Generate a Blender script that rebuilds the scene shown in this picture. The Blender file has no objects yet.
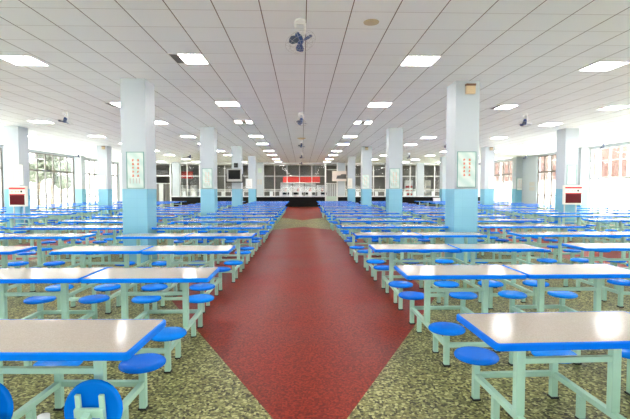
import bpy, bmesh, math, random
from math import pi, sin, cos, tan, radians
from mathutils import Vector, Matrix, Euler

random.seed(4)
SC = bpy.context.scene
COL = SC.collection

# ------------------------------------------------------------------ camera
F = 440.0
YAW = math.atan(13 / F)
PITCH = math.atan(20.5 / F)
CAM = Vector((0, 0, 1.6))
cam_data = bpy.data.cameras.new('camera')
cam_data.sensor_width = 36
cam_data.lens = F / 630 * 36
cam_data.clip_start = 0.05
cam_data.clip_end = 400
cam = bpy.data.objects.new('camera', cam_data)
COL.objects.link(cam)
cam.location = CAM
cam.rotation_euler = (pi / 2 - PITCH, 0, -YAW)
SC.camera = cam
_R = Euler((pi / 2 - PITCH, 0, -YAW)).to_matrix()


def at(px, py, y):
    """World x, z where the view through (px, py) meets the wall plane at depth y."""
    d = _R @ Vector(((px - 315) / F, (209.5 - py) / F, -1))
    t = y / d.y
    return CAM.x + d.x * t, CAM.z + d.z * t


# ------------------------------------------------------------------ helpers
def node_mat(name):
    m = bpy.data.materials.new(name)
    m.use_nodes = True
    nt = m.node_tree
    b = nt.nodes['Principled BSDF']
    return m, nt, b


def srgb(r, g, b):
    f = lambda c: (c / 255 / 12.92) if c / 255 <= 0.04045 else ((c / 255 + 0.055) / 1.055) ** 2.4
    return (f(r), f(g), f(b), 1)


def plain(name, col, rough=0.5, spec=0.5, metal=0.0, var=0.08, scale=6.0, bump=0.0):
    """Paint-like material with a faint procedural mottling."""
    m, nt, b = node_mat(name)
    N = nt.nodes
    L = nt.links
    tc = N.new('ShaderNodeTexCoord')
    nz = N.new('ShaderNodeTexNoise')
    nz.inputs['Scale'].default_value = scale
    nz.inputs['Detail'].default_value = 4
    L.new(tc.outputs['Object'], nz.inputs['Vector'])
    mx = N.new('ShaderNodeMix')
    mx.data_type = 'RGBA'
    c = Vector(col[:3])
    mx.inputs['A'].default_value = tuple(c * (1 - var)) + (1,)
    mx.inputs['B'].default_value = tuple(min(1, v * (1 + var)) for v in c) + (1,)
    L.new(nz.outputs['Fac'], mx.inputs['Factor'])
    L.new(mx.outputs['Result'], b.inputs['Base Color'])
    b.inputs['Roughness'].default_value = rough
    b.inputs['Specular IOR Level'].default_value = spec
    b.inputs['Metallic'].default_value = metal
    if bump:
        bp = N.new('ShaderNodeBump')
        bp.inputs['Strength'].default_value = bump
        L.new(nz.outputs['Fac'], bp.inputs['Height'])
        L.new(bp.outputs['Normal'], b.inputs['Normal'])
    return m


def tag(o, label=None, cat=None, group=None, kind=None):
    if label:
        o['label'] = label
    if cat:
        o['category'] = cat
    if group:
        o['group'] = group
    if kind:
        o['kind'] = kind
    return o


def empty(name, loc=(0, 0, 0), rz=0.0):
    o = bpy.data.objects.new(name, None)
    o.empty_display_size = 0.2
    COL.objects.link(o)
    o.location = loc
    o.rotation_euler = (0, 0, rz)
    return o


class MB:
    """Mesh collector: boxes, tubes, lathes and prisms joined into one mesh."""

    def __init__(self):
        self.bm = bmesh.new()

    def box(self, c, s, rot=None, bev=0.0, mi=0):
        M = Matrix.Translation(Vector(c)) @ (rot.to_4x4() if rot else Matrix()) @ Matrix.Diagonal((s[0], s[1], s[2], 1))
        g = bmesh.ops.create_cube(self.bm, size=1, matrix=M)
        fs = set(f for v in g['verts'] for f in v.link_faces)
        for f in fs:
            f.material_index = mi
        if bev:
            es = list(set(e for v in g['verts'] for e in v.link_edges))
            r = bmesh.ops.bevel(self.bm, geom=es, offset=bev, segments=2, affect='EDGES', profile=0.6)
            for f in r['faces']:
                f.material_index = mi
                f.smooth = True
        return self

    def span(self, x0, x1, y0, y1, z0, z1, bev=0.0, mi=0):
        return self.box(((x0 + x1) / 2, (y0 + y1) / 2, (z0 + z1) / 2), (abs(x1 - x0), abs(y1 - y0), abs(z1 - z0)), None, bev, mi)

    def bar(self, a, b, w, h=None, bev=0.0):
        """Rectangular tube between two points."""
        a, b = Vector(a), Vector(b)
        d = b - a
        q = d.to_track_quat('Z', 'Y').to_matrix()
        return self.box((a + b) / 2, (w, h or w, d.length), q, bev)

    def cyl(self, a, b, r, n=12, r2=None):
        a, b = Vector(a), Vector(b)
        d = b - a
        M = Matrix.Translation((a + b) / 2) @ d.to_track_quat('Z', 'Y').to_matrix().to_4x4()
        g = bmesh.ops.create_cone(self.bm, cap_ends=True, segments=n, radius1=r, radius2=r if r2 is None else r2, depth=d.length, matrix=M)
        for f in set(f for v in g['verts'] for f in v.link_faces):
            if len(f.verts) == 4:
                f.smooth = True
        return self

    def lathe(self, prof, n=28, M=None):
        M = M or Matrix()
        rings = []
        for r, z in prof:
            if r < 1e-6:
                rings.append([self.bm.verts.new(M @ Vector((0, 0, z)))])
            else:
                rings.append([self.bm.verts.new(M @ Vector((r * cos(2 * pi * k / n), r * sin(2 * pi * k / n), z))) for k in range(n)])
        for A, B in zip(rings, rings[1:]):
            for k in range(n):
                k2 = (k + 1) % n
                if len(A) == 1 and len(B) == 1:
                    continue
                if len(A) == 1:
                    f = self.bm.faces.new((A[0], B[k2], B[k]))
                elif len(B) == 1:
                    f = self.bm.faces.new((A[k], A[k2], B[0]))
                else:
                    f = self.bm.faces.new((A[k], A[k2], B[k2], B[k]))
                f.smooth = True
        return self

    def torus(self, R, r, M, n=24, m=6):
        V = []
        for i in range(n):
            a = 2 * pi * i / n
            V.append([self.bm.verts.new(M @ Vector(((R + r * cos(2 * pi * j / m)) * cos(a), (R + r * cos(2 * pi * j / m)) * sin(a), r * sin(2 * pi * j / m)))) for j in range(m)])
        for i in range(n):
            for j in range(m):
                f = self.bm.faces.new((V[i][j], V[(i + 1) % n][j], V[(i + 1) % n][(j + 1) % m], V[i][(j + 1) % m]))
                f.smooth = True
        return self

    def prism(self, pts, z0, z1, mi=0):
        lo = [self.bm.verts.new((x, y, z0)) for x, y in pts]
        hi = [self.bm.verts.new((x, y, z1)) for x, y in pts]
        fs = [self.bm.faces.new(hi), self.bm.faces.new(lo[::-1])]
        n = len(pts)
        for i in range(n):
            fs.append(self.bm.faces.new((lo[i], lo[(i + 1) % n], hi[(i + 1) % n], hi[i])))
        for f in fs:
            f.material_index = mi
        return self

    def blob(self, c, s, sub=2, jit=0.12, seed=0):
        rnd = random.Random(seed)
        g = bmesh.ops.create_icosphere(self.bm, subdivisions=sub, radius=1)
        for v in g['verts']:
            k = 1 + rnd.uniform(-jit, jit)
            v.co = Vector((c[0] + v.co.x * s[0] * k, c[1] + v.co.y * s[1] * k, c[2] + v.co.z * s[2] * k))
        return self

    def build(self, name, mats, parent=None, loc=None):
        bmesh.ops.recalc_face_normals(self.bm, faces=self.bm.faces[:])
        me = bpy.data.meshes.new(name)
        self.bm.to_mesh(me)
        self.bm.free()
        for m in (mats if isinstance(mats, (list, tuple)) else [mats]):
            me.materials.append(m)
        o = bpy.data.objects.new(name, me)
        COL.objects.link(o)
        if parent:
            o.parent = parent
        if loc:
            o.location = loc
        return o


def copy_tree(o, parent=None):
    c = o.copy()
    COL.objects.link(c)
    if parent:
        c.parent = parent
    for ch in list(o.children):
        copy_tree(ch, c)
    return c


ORD = ['zeroth', 'first', 'second', 'third', 'fourth', 'fifth', 'sixth', 'seventh', 'eighth', 'ninth', 'tenth', 'eleventh', 'twelfth',
       'thirteenth', 'fourteenth', 'fifteenth', 'sixteenth', 'seventeenth']

# ------------------------------------------------------------------ room dimensions
H = 3.93                      # ceiling height
XW = 16.0                     # side walls
YB = 39.1                     # servery wall
YF = -5.6                     # wall behind the camera
CFY = [9.5, 16.75, 24.17, 31.6]           # front faces of the pillars
CXN = [-3.57, 3.58]
CXO = [-10.78, 10.40]
CW, CD = 0.52, 0.6
BAYY = [-5.1, 2.2, 9.63, 17.05, 24.47, 31.9, 39.1]

# ------------------------------------------------------------------ materials
M_white = plain('white_paint', srgb(232, 234, 236), 0.55, var=0.02)
M_pillar_white = plain('pillar_white_tile', srgb(192, 200, 207), 0.35, var=0.015)
M_black = plain('black_tile', srgb(12, 10, 10), 0.35, spec=0.2, var=0.1)
M_grey_frame = plain('grey_window_frame', srgb(128, 124, 120), 0.5, var=0.05)
M_dark_frame = plain('dark_window_frame', srgb(120, 112, 106), 0.5, var=0.05)
M_white_frame = plain('white_window_frame', srgb(235, 235, 232), 0.5, var=0.03)
M_steel = plain('steel', srgb(190, 196, 200), 0.35, metal=0.6, var=0.05)
M_mint = plain('mint_painted_steel', srgb(178, 218, 202), 0.45, var=0.06, scale=9)
M_pad = plain('black_foot_pad', srgb(30, 30, 30), 0.7)
M_pale_green = plain('pale_green_paint', srgb(196, 214, 200), 0.5, var=0.04)
M_teal = plain('teal_frame', srgb(120, 165, 160), 0.45, var=0.05)
M_green = plain('green_frame', srgb(40, 150, 100), 0.45, var=0.05)
M_red = plain('red_enamel', srgb(205, 45, 50), 0.35, var=0.06)
M_darkred = plain('dark_red_glass', srgb(96, 4, 18), 0.3, spec=0.15, var=0.25, scale=14)
M_ink_red = plain('orange_red_ink', srgb(226, 118, 76), 0.6, var=0.1, scale=30)
M_ink_faint = plain('faded_orange_ink', srgb(232, 190, 170), 0.6, var=0.1, scale=30)
M_ink_grey = plain('pale_grey_ink', srgb(200, 196, 190), 0.6)
M_ink_dark = plain('dark_grey_ink', srgb(90, 88, 86), 0.6)
M_cream = plain('cream_paper', srgb(242, 238, 226), 0.7, var=0.03)
M_paper = plain('white_paper', srgb(240, 240, 240), 0.7, var=0.03)
M_paper_pale = plain('pale_grey_paper', srgb(212, 214, 214), 0.7, var=0.03)
M_fan_blue = plain('blue_fan_plastic', srgb(44, 74, 132), 0.3, var=0.08)
M_fan_grey = plain('smoky_fan_plastic', srgb(70, 82, 104), 0.3, var=0.08)
M_fan_white = plain('white_fan_plastic', srgb(236, 234, 232), 0.35, var=0.03)
M_wire = plain('pale_wire', srgb(205, 203, 200), 0.4)
M_lamp_body = plain('orange_lamp_cover', srgb(222, 196, 158), 0.4, var=0.12, scale=30)
M_brown = plain('brown_plastic', srgb(120, 80, 55), 0.5)
M_tan = plain('tan_plastic', srgb(196, 180, 146), 0.5, var=0.1, scale=20)
M_tvgrey = plain('grey_tv_plastic', srgb(172, 172, 168), 0.4, var=0.03)
M_screen = plain('dark_screen', srgb(8, 9, 10), 0.4, spec=0.2, var=0.2)
M_vent = plain('grey_louvre', srgb(128, 126, 124), 0.5, var=0.08)
M_vent_dark = plain('dark_louvre_gap', srgb(50, 50, 50), 0.8)
M_kitchen = plain('kitchen_grey_wall', srgb(150, 146, 140), 0.7, var=0.1, scale=1.5)
M_drape = plain('grey_strip_curtain', srgb(120, 118, 114), 0.5, var=0.15, scale=12)
M_bark = plain('bark', srgb(120, 108, 94), 0.9, var=0.25, scale=8)
M_leaf = plain('leaves', srgb(62, 70, 54), 0.7, var=0.35, scale=3, bump=0.6)
M_ground = plain('outside_ground', srgb(214, 211, 204), 0.9, var=0.1, scale=0.6)
M_ground_darkened = plain('outside_ground_darkened', srgb(92, 92, 90), 0.9, var=0.15, scale=2)  # unseen ground behind the camera, darkened so less light bounces onto the ceiling
M_render = plain('pale_render', srgb(232, 226, 218), 0.8, var=0.04)


def make_blue():
    m, nt, b = node_mat('blue_plastic')
    N, L = nt.nodes, nt.links
    oi = N.new('ShaderNodeObjectInfo')
    rp = N.new('ShaderNodeValToRGB')
    rp.color_ramp.elements[0].color = srgb(0, 108, 232)
    rp.color_ramp.elements[1].color = srgb(0, 136, 248)
    L.new(oi.outputs['Random'], rp.inputs['Fac'])
    L.new(rp.outputs['Color'], b.inputs['Base Color'])
    b.inputs['Roughness'].default_value = 0.22
    b.inputs['Specular IOR Level'].default_value = 0.1
    return m


M_blue = make_blue()


def make_laminate():
    m, nt, b = node_mat('beige_laminate')
    N, L = nt.nodes, nt.links
    tc = N.new('ShaderNodeTexCoord')
    nz = N.new('ShaderNodeTexNoise')
    nz.inputs['Scale'].default_value = 160
    nz.inputs['Detail'].default_value = 3
    L.new(tc.outputs['Object'], nz.inputs['Vector'])
    n2 = N.new('ShaderNodeTexNoise')
    n2.inputs['Scale'].default_value = 3
    L.new(tc.outputs['Object'], n2.inputs['Vector'])
    rp = N.new('ShaderNodeValToRGB')
    rp.color_ramp.elements[0].position = 0.35
    rp.color_ramp.elements[0].color = srgb(178, 167, 157)
    rp.color_ramp.elements[1].position = 0.65
    rp.color_ramp.elements[1].color = srgb(194, 181, 172)
    b.inputs['Specular IOR Level'].default_value = 0.36
    L.new(nz.outputs['Fac'], rp.inputs['Fac'])
    L.new(rp.outputs['Color'], b.inputs['Base Color'])
    mr = N.new('ShaderNodeMapRange')
    mr.inputs['To Min'].default_value = 0.09
    mr.inputs['To Max'].default_value = 0.15
    L.new(n2.outputs['Fac'], mr.inputs['Value'])
    L.new(mr.outputs['Result'], b.inputs['Roughness'])
    bp = N.new('ShaderNodeBump')
    bp.inputs['Strength'].default_value = 0.012
    L.new(n2.outputs['Fac'], bp.inputs['Height'])
    L.new(bp.outputs['Normal'], b.inputs['Normal'])
    return m


M_lam = make_laminate()


def make_terrazzo(name, cols, rough0, rough1, scale=55):
    m, nt, b = node_mat(name)
    N, L = nt.nodes, nt.links
    tc = N.new('ShaderNodeTexCoord')
    vo = N.new('ShaderNodeTexVoronoi')
    vo.inputs['Scale'].default_value = scale
    L.new(tc.outputs['Object'], vo.inputs['Vector'])
    sep = N.new('ShaderNodeSeparateColor')
    L.new(vo.outputs['Color'], sep.inputs['Color'])
    rp = N.new('ShaderNodeValToRGB')
    cr = rp.color_ramp
    cr.interpolation = 'CONSTANT'
    cr.elements[0].color = cols[0]
    cr.elements[1].position = 1 / len(cols)
    cr.elements[1].color = cols[1]
    for i in range(2, len(cols)):
        e = cr.elements.new(i / len(cols))
        e.color = cols[i]
    L.new(sep.outputs['Red'], rp.inputs['Fac'])
    nz = N.new('ShaderNodeTexNoise')
    nz.inputs['Scale'].default_value = 0.9
    nz.inputs['Detail'].default_value = 5
    L.new(tc.outputs['Object'], nz.inputs['Vector'])
    hs = N.new('ShaderNodeHueSaturation')
    mr = N.new('ShaderNodeMapRange')
    mr.inputs['From Min'].default_value = 0.3
    mr.inputs['From Max'].default_value = 0.7
    mr.inputs['To Min'].default_value = 0.85
    mr.inputs['To Max'].default_value = 1.15
    L.new(nz.outputs['Fac'], mr.inputs['Value'])
    L.new(mr.outputs['Result'], hs.inputs['Value'])
    L.new(rp.outputs['Color'], hs.inputs['Color'])
    L.new(hs.outputs['Color'], b.inputs['Base Color'])
    m2 = N.new('ShaderNodeMapRange')
    m2.inputs['To Min'].default_value = rough0
    m2.inputs['To Max'].default_value = rough1
    L.new(nz.outputs['Fac'], m2.inputs['Value'])
    L.new(m2.outputs['Result'], b.inputs['Roughness'])
    b.inputs['Specular IOR Level'].default_value = 0.2
    return m


M_terrazzo = make_terrazzo('olive_terrazzo', [srgb(108, 106, 62), srgb(152, 150, 94), srgb(62, 58, 34), srgb(192, 190, 132), srgb(126, 122, 74), srgb(142, 142, 92), srgb(92, 90, 54)], 0.34, 0.5)
M_redfloor = make_terrazzo('red_terrazzo', [srgb(128, 28, 8), srgb(142, 34, 11), srgb(108, 20, 6), srgb(158, 48, 24)], 0.34, 0.52, 70)

TILE_X, TILE_Y = 0.592, 0.618
CX0, CY0 = 0.06, 7.74          # a joint crossing of the ceiling grid


def make_ceiling():
    m, nt, b = node_mat('ceiling_tile')
    N, L = nt.nodes, nt.links
    tc = N.new('ShaderNodeTexCoord')
    sp = N.new('ShaderNodeSeparateXYZ')
    L.new(tc.outputs['Object'], sp.inputs['Vector'])

    def line(out, off, per, w):
        a = N.new('ShaderNodeMath'); a.operation = 'SUBTRACT'; a.inputs[1].default_value = off
        L.new(out, a.inputs[0])
        d = N.new('ShaderNodeMath'); d.operation = 'DIVIDE'; d.inputs[1].default_value = per
        L.new(a.outputs[0], d.inputs[0])
        r = N.new('ShaderNodeMath'); r.operation = 'PINGPONG'; r.inputs[1].default_value = 0.5
        L.new(d.outputs[0], r.inputs[0])
        l = N.new('ShaderNodeMath'); l.operation = 'LESS_THAN'; l.inputs[1].default_value = w / per / 2
        L.new(r.outputs[0], l.inputs[0])
        return l.outputs[0], d.outputs[0]
    lx, dx = line(sp.outputs['X'], CX0, TILE_X, 0.013)
    ly, dy = line(sp.outputs['Y'], CY0, TILE_Y, 0.012)
    # tile to tile shade
    fx = N.new('ShaderNodeMath'); fx.operation = 'FLOOR'; L.new(dx, fx.inputs[0])
    fy = N.new('ShaderNodeMath'); fy.operation = 'FLOOR'; L.new(dy, fy.inputs[0])
    cb = N.new('ShaderNodeCombineXYZ'); L.new(fx.outputs[0], cb.inputs['X']); L.new(fy.outputs[0], cb.inputs['Y'])
    wn = N.new('ShaderNodeTexWhiteNoise'); wn.noise_dimensions = '3D'; L.new(cb.outputs[0], wn.inputs['Vector'])
    rp = N.new('ShaderNodeValToRGB')
    rp.color_ramp.elements[0].color = srgb(244, 246, 246)
    rp.color_ramp.elements[1].color = srgb(248, 250, 250)
    L.new(wn.outputs['Value'], rp.inputs['Fac'])
    m1 = N.new('ShaderNodeMix'); m1.data_type = 'RGBA'
    L.new(ly, m1.inputs['Factor']); L.new(rp.outputs['Color'], m1.inputs['A'])
    m1.inputs['B'].default_value = srgb(206, 202, 199)
    m2 = N.new('ShaderNodeMix'); m2.data_type = 'RGBA'
    L.new(lx, m2.inputs['Factor']); L.new(m1.outputs['Result'], m2.inputs['A'])
    m2.inputs['B'].default_value = srgb(112, 96, 86)
    L.new(m2.outputs['Result'], b.inputs['Base Color'])
    b.inputs['Roughness'].default_value = 0.75
    b.inputs['Specular IOR Level'].default_value = 0.25
    return m


M_ceiling = make_ceiling()


def make_pillar():
    """White above, sky-blue glazed tiles below; thin tile joints."""
    m, nt, b = node_mat('pillar_blue_tile')
    N, L = nt.nodes, nt.links
    tc = N.new('ShaderNodeTexCoord')
    br = N.new('ShaderNodeTexBrick')
    br.offset = 0.0
    br.inputs['Scale'].default_value = 1.0
    br.inputs['Brick Width'].default_value = 0.26
    br.inputs['Row Height'].default_value = 0.2
    br.inputs['Mortar Size'].default_value = 0.004
    br.inputs['Color1'].default_value = srgb(130, 192, 218)
    br.inputs['Color2'].default_value = srgb(133, 195, 220)
    br.inputs['Mortar'].default_value = srgb(125, 187, 214)
    sp = N.new('ShaderNodeSeparateXYZ'); L.new(tc.outputs['Object'], sp.inputs[0])
    ad = N.new('ShaderNodeMath'); ad.operation = 'ADD'; L.new(sp.outputs['X'], ad.inputs[0]); L.new(sp.outputs['Y'], ad.inputs[1])
    cb = N.new('ShaderNodeCombineXYZ'); L.new(ad.outputs[0], cb.inputs['X']); L.new(sp.outputs['Z'], cb.inputs['Y'])
    L.new(cb.outputs[0], br.inputs['Vector'])
    L.new(br.outputs['Color'], b.inputs['Base Color'])
    b.inputs['Roughness'].default_value = 0.22
    return m


M_pillar_blue = make_pillar()


def make_brick():
    m, nt, b = node_mat('outside_brick')
    N, L = nt.nodes, nt.links
    tc = N.new('ShaderNodeTexCoord')
    br = N.new('ShaderNodeTexBrick')
    br.inputs['Scale'].default_value = 1.0
    br.inputs['Brick Width'].default_value = 0.5
    br.inputs['Row Height'].default_value = 0.16
    br.inputs['Mortar Size'].default_value = 0.012
    br.inputs['Color1'].default_value = srgb(98, 70, 62)
    br.inputs['Color2'].default_value = srgb(104, 75, 67)
    br.inputs['Mortar'].default_value = srgb(98, 76, 68)
    sp = N.new('ShaderNodeSeparateXYZ'); L.new(tc.outputs['Object'], sp.inputs[0])
    cb = N.new('ShaderNodeCombineXYZ'); L.new(sp.outputs['Y'], cb.inputs['X']); L.new(sp.outputs['Z'], cb.inputs['Y'])
    L.new(cb.outputs[0], br.inputs['Vector'])
    L.new(br.outputs['Color'], b.inputs['Base Color'])
    b.inputs['Roughness'].default_value = 0.85
    return m


M_brick = make_brick()


def make_glass(name, refl=0.6, tint=(0.97, 0.985, 0.98, 1)):
    m = bpy.data.materials.new(name)
    m.use_nodes = True
    nt = m.node_tree
    N, L = nt.nodes, nt.links
    N.clear()
    out = N.new('ShaderNodeOutputMaterial')
    tr = N.new('ShaderNodeBsdfTransparent')
    tr.inputs['Color'].default_value = tint
    gl = N.new('ShaderNodeBsdfGlossy')
    gl.inputs['Roughness'].default_value = 0.03
    fr = N.new('ShaderNodeFresnel')
    fr.inputs['IOR'].default_value = 1.45
    mu = N.new('ShaderNodeMath')
    mu.operation = 'MULTIPLY'
    mu.inputs[1].default_value = refl
    L.new(fr.outputs[0], mu.inputs[0])
    mx = N.new('ShaderNodeMixShader')
    L.new(mu.outputs[0], mx.inputs[0])
    L.new(tr.outputs[0], mx.inputs[1])
    L.new(gl.outputs[0], mx.inputs[2])
    L.new(mx.outputs[0], out.inputs[0])
    return m


M_glass = make_glass('window_glass', 0.5)
M_glass_back = make_glass('servery_glass', 1.0, (0.95, 0.95, 0.94, 1))


def make_emit(name, col, strength):
    m, nt, b = node_mat(name)
    b.inputs['Base Color'].default_value = (0.9, 0.9, 0.9, 1)
    b.inputs['Emission Color'].default_value = col
    b.inputs['Emission Strength'].default_value = strength
    return m


M_panel = make_emit('lit_diffuser', (1.0, 0.99, 0.98, 1), 14.5)
M_redsign = plain('red_sign_face', srgb(238, 66, 56), 0.4, var=0.1, scale=5)


def make_poster():
    m, nt, b = node_mat('pale_green_poster')
    N, L = nt.nodes, nt.links
    tc = N.new('ShaderNodeTexCoord')
    wv = N.new('ShaderNodeTexWave')
    wv.wave_type = 'BANDS'
    wv.bands_direction = 'DIAGONAL'
    wv.inputs['Scale'].default_value = 2.2
    wv.inputs['Distortion'].default_value = 3
    wv.inputs['Detail'].default_value = 3
    L.new(tc.outputs['Object'], wv.inputs['Vector'])
    rp = N.new('ShaderNodeValToRGB')
    rp.color_ramp.elements[0].color = srgb(200, 222, 216)
    rp.color_ramp.elements[1].color = srgb(222, 232, 228)
    L.new(wv.outputs['Fac'], rp.inputs['Fac'])
    L.new(rp.outputs['Color'], b.inputs['Base Color'])
    b.inputs['Roughness'].default_value = 0.3
    return m


M_poster = make_poster()

# ------------------------------------------------------------------ floor, ceiling
fl = MB().span(-XW - 0.3, XW + 0.3, YF - 0.3, 45, -0.2, 0).build('floor', M_terrazzo)
tag(fl, 'olive speckled terrazzo floor of the canteen', kind='structure')
ce = MB().span(-XW - 0.3, XW + 0.3, YF - 0.3, 45, H, H + 0.2).build('ceiling', M_ceiling)
tag(ce, 'pale grey tiled suspended ceiling with brown grid lines', kind='structure')

p = MB().prism([(0.062, 2.48), (1.95, 6.35), (1.95, 16.2), (0.04, 18.6), (-1.92, 16.2), (-1.92, 6.4)], 0.0, 0.0012).build('floor_path', M_redfloor)
tag(p, 'long red pointed path inlaid down the central aisle', kind='structure')
p = MB().prism([(0.04, 22.5), (1.95, 26.0), (1.95, 38.9), (-1.92, 38.9), (-1.92, 26.0)], 0.0, 0.0012).build('floor_path', M_redfloor)
tag(p, 'red path at the servery end of the central aisle', kind='structure')
for s, nm in ((-1, 'left'), (1, 'right')):
    p = MB().prism([(s * 7.1 - 1.0, 6.5), (s * 7.1 + 1.0, 6.5), (s * 7.1 + 1.0, 30), (s * 7.1 - 1.0, 30)], 0.0, 0.0012).build('floor_path', M_redfloor)
    tag(p, f'red path down the {nm} side aisle between tables', kind='structure')

# ------------------------------------------------------------------ pillars
ci = 0


def pillar(x, yf, w, d, label, blue_top=1.6, y_is_back=False):
    mb = MB()
    mb.span(x - w / 2, x + w / 2, yf, yf + d, 0.0, blue_top, 0.0, 1)
    mb.span(x - w / 2, x + w / 2, yf, yf + d, blue_top, H, 0.0, 0)
    o = mb.build('pillar', [M_pillar_white, M_pillar_blue])
    tag(o, label, kind='structure')
    return o


nside = {0: 'left', 1: 'right'}
for i in (0, 1):
    for k, yf in enumerate(CFY):
        pillar(CXN[i], yf, CW, CD, f'{ORD[k + 1]} white and blue pillar along the {nside[i]} edge of the aisle')
        pillar(CXO[i], yf, CW, CD, f'{ORD[k + 1]} white and blue pillar of the outer {nside[i]} line')
pillar(CXO[0], 1.91, CW, CD, 'outer left pillar beside the camera')
pillar(CXO[1], 1.91, CW, CD, 'outer right pillar beside the camera')

# ------------------------------------------------------------------ side walls and windows
SILL, HEAD = 0.3, 3.8
wn = 0


def side_window(s, y0, y1, n, transoms, fm, rails=True):
    global wn
    wn += 1
    fr = MB()
    x = s * (XW + 0.1)
    t = 0.07
    fr.span(x - t / 2, x + t / 2, y0, y1, SILL, SILL + 0.06)
    fr.span(x - t / 2, x + t / 2, y0, y1, HEAD - 0.06, HEAD)
    for k in range(n + 1):
        y = y0 + (y1 - y0) * k / n
        yy = min(max(y, y0 + 0.04), y1 - 0.04)
        w = 0.1
        fr.span(x - t / 2, x + t / 2, yy - w / 2, yy + w / 2, SILL + 0.06, HEAD - 0.06)
    for z, h in transoms:
        fr.span(x - t / 2 - 0.01, x + t / 2 + 0.01, y0, y1, z - h / 2, z + h / 2)
    o = fr.build(f'window_{wn}', fm)
    tag(o, kind='structure')
    g = MB().span(x - 0.006, x + 0.006, y0 + 0.02, y1 - 0.02, SILL + 0.03, HEAD - 0.03).build('glass_pane', M_glass, o)
    if rails:
        r = MB()
        xr = s * (XW + 0.75)
        for z in (1.02, 1.17):
            r.span(xr - 0.025, xr + 0.025, y0, y1, z - 0.025, z + 0.025)
        k = y0 + 0.1
        while k < y1:
            r.span(xr - 0.012, xr + 0.012, k - 0.012, k + 0.012, -0.0, 1.15)
            k += 0.8
        r.build('guard_rail', M_steel, o)
    return o


for s, nm in ((-1, 'left'), (1, 'right')):
    w = MB()
    w.span(s * XW, s * (XW + 0.24), YF - 0.3, 39.3, 0, SILL)
    w.span(s * XW, s * (XW + 0.24), YF - 0.3, 39.3, HEAD, H)
    for yb in BAYY[:-1]:
        w.span(s * (XW - 0.45), s * (XW + 0.24), yb - 0.3, yb + 0.3, SILL, HEAD)
        w.span(s * (XW - 0.45), s * XW, yb - 0.3, yb + 0.3, 0, SILL)
        w.span(s * (XW - 0.45), s * XW, yb - 0.3, yb + 0.3, HEAD, H)
    w.span(s * XW, s * (XW + 0.24), YF - 0.3, -5.4, SILL, HEAD)
    w.span(s * XW, s * (XW + 0.24), 39.0, 39.3, SILL, HEAD)
    if s > 0:
        w.span(XW, XW + 0.24, 29.6, 31.6, SILL, HEAD)
    o = w.build(f'wall_{nm}', M_pillar_white)
    tag(o, f'{nm} side wall with pale pilasters between tall windows', kind='structure')
    # blue wainscot on the pilasters
    for k, yb in enumerate(BAYY[:-1]):
        t_ = MB()
        t_.span(s * (XW - 0.455), s * (XW - 0.45), yb - 0.305, yb + 0.305, 0.0, 1.6)
        t_.span(s * (XW - 0.45), s * (XW - 0.002), yb - 0.305, yb - 0.3, 0.0, 1.6)
        t_.span(s * (XW - 0.45), s * (XW - 0.002), yb + 0.3, yb + 0.305, 0.0, 1.6)
        tag(t_.build(f'trim_{k + 1 + (6 if s > 0 else 0)}', M_pillar_blue), kind='structure')
    for k in range(6):
        y0, y1 = BAYY[k] + 0.3, BAYY[k + 1] - 0.3
        if k == 5:
            y1 = 39.0
        if s > 0 and k == 3:
            side_window(s, y0, y1, 9, [(3.12, 0.06), (2.18, 0.1)], M_white_frame, False)
        elif s > 0 and k == 4:
            side_window(s, y0, 29.6, 6, [(2.73, 0.12), (1.2, 0.06)], M_dark_frame)
        else:
            side_window(s, y0, y1, 8, [(2.73, 0.12)], M_grey_frame)

# wall behind the camera with three wide windows
w = MB()
w.span(-XW - 0.24, XW + 0.24, YF - 0.24, YF, 0, 0.9)
w.span(-XW - 0.24, XW + 0.24, YF - 0.24, YF, 2.2, H)
xs = [-16.24, -15, -5.4, -4.6, 4.6, 5.4, 15, 16.24]
for k in range(0, 8, 2):
    w.span(xs[k], xs[k + 1], YF - 0.24, YF, 0.9, 2.2)
tag(w.build('wall_front', M_pillar_white), kind='structure')
for k in (1, 3, 5):
    wn += 1
    fr = MB()
    x0, x1 = xs[k], xs[k + 1]
    y = YF - 0.1
    fr.span(x0, x1, y - 0.04, y + 0.04, 0.9, 0.97)
    fr.span(x0, x1, y - 0.04, y + 0.04, 2.13, 2.2)
    for j in range(11):
        x = x0 + 0.04 + (x1 - x0 - 0.08) * j / 10
        fr.span(x - 0.035, x + 0.035, y - 0.04, y + 0.04, 0.97, 2.13)
    o = fr.build(f'window_{wn}', M_grey_frame)
    tag(o, kind='structure')
    MB().span(x0 + 0.02, x1 - 0.02, y - 0.005, y + 0.005, 0.93, 2.17).build('glass_pane', M_glass, o)

# ------------------------------------------------------------------ servery wall at the far end
w = MB()
w.span(-11.55, 2.1, YB, YB + 0.3, 0, 0.9, 0, 1)
w.span(3.1, XW + 0.24, YB, YB + 0.3, 0, 0.9, 0, 1)
w.span(-11.55, 2.1, YB - 0.25, YB + 0.35, 0.9, 0.99, 0, 0)
w.span(3.1, XW, YB - 0.25, YB + 0.35, 0.9, 0.99, 0, 0)
w.span(-XW - 0.24, XW + 0.24, YB, YB + 0.3, 3.82, H, 0, 0)
w.span(-XW - 0.24, -13.2, YB, YB + 0.3, 0, 3.82, 0, 0)
w.span(15.4, XW + 0.24, YB, YB + 0.3, 0.99, 3.82, 0, 0)
o = w.build('wall_back', [M_white, M_black])
tag(o, 'servery wall with black base and white counter ledge', kind='structure')
for x, z0, lab in ((-11.05, 0.99, 'outer left'), (-3.72, 0.99, 'inner left'), (3.5, 0.99, 'inner right'), (10.55, 0.99, 'outer right')):
    o = MB().span(x - 0.3, x + 0.3, YB - 0.12, YB + 0.3, z0, H).build('pillar', M_pillar_white)
    tag(o, f'{lab} white pillar set into the far servery glazing', kind='structure')


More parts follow.
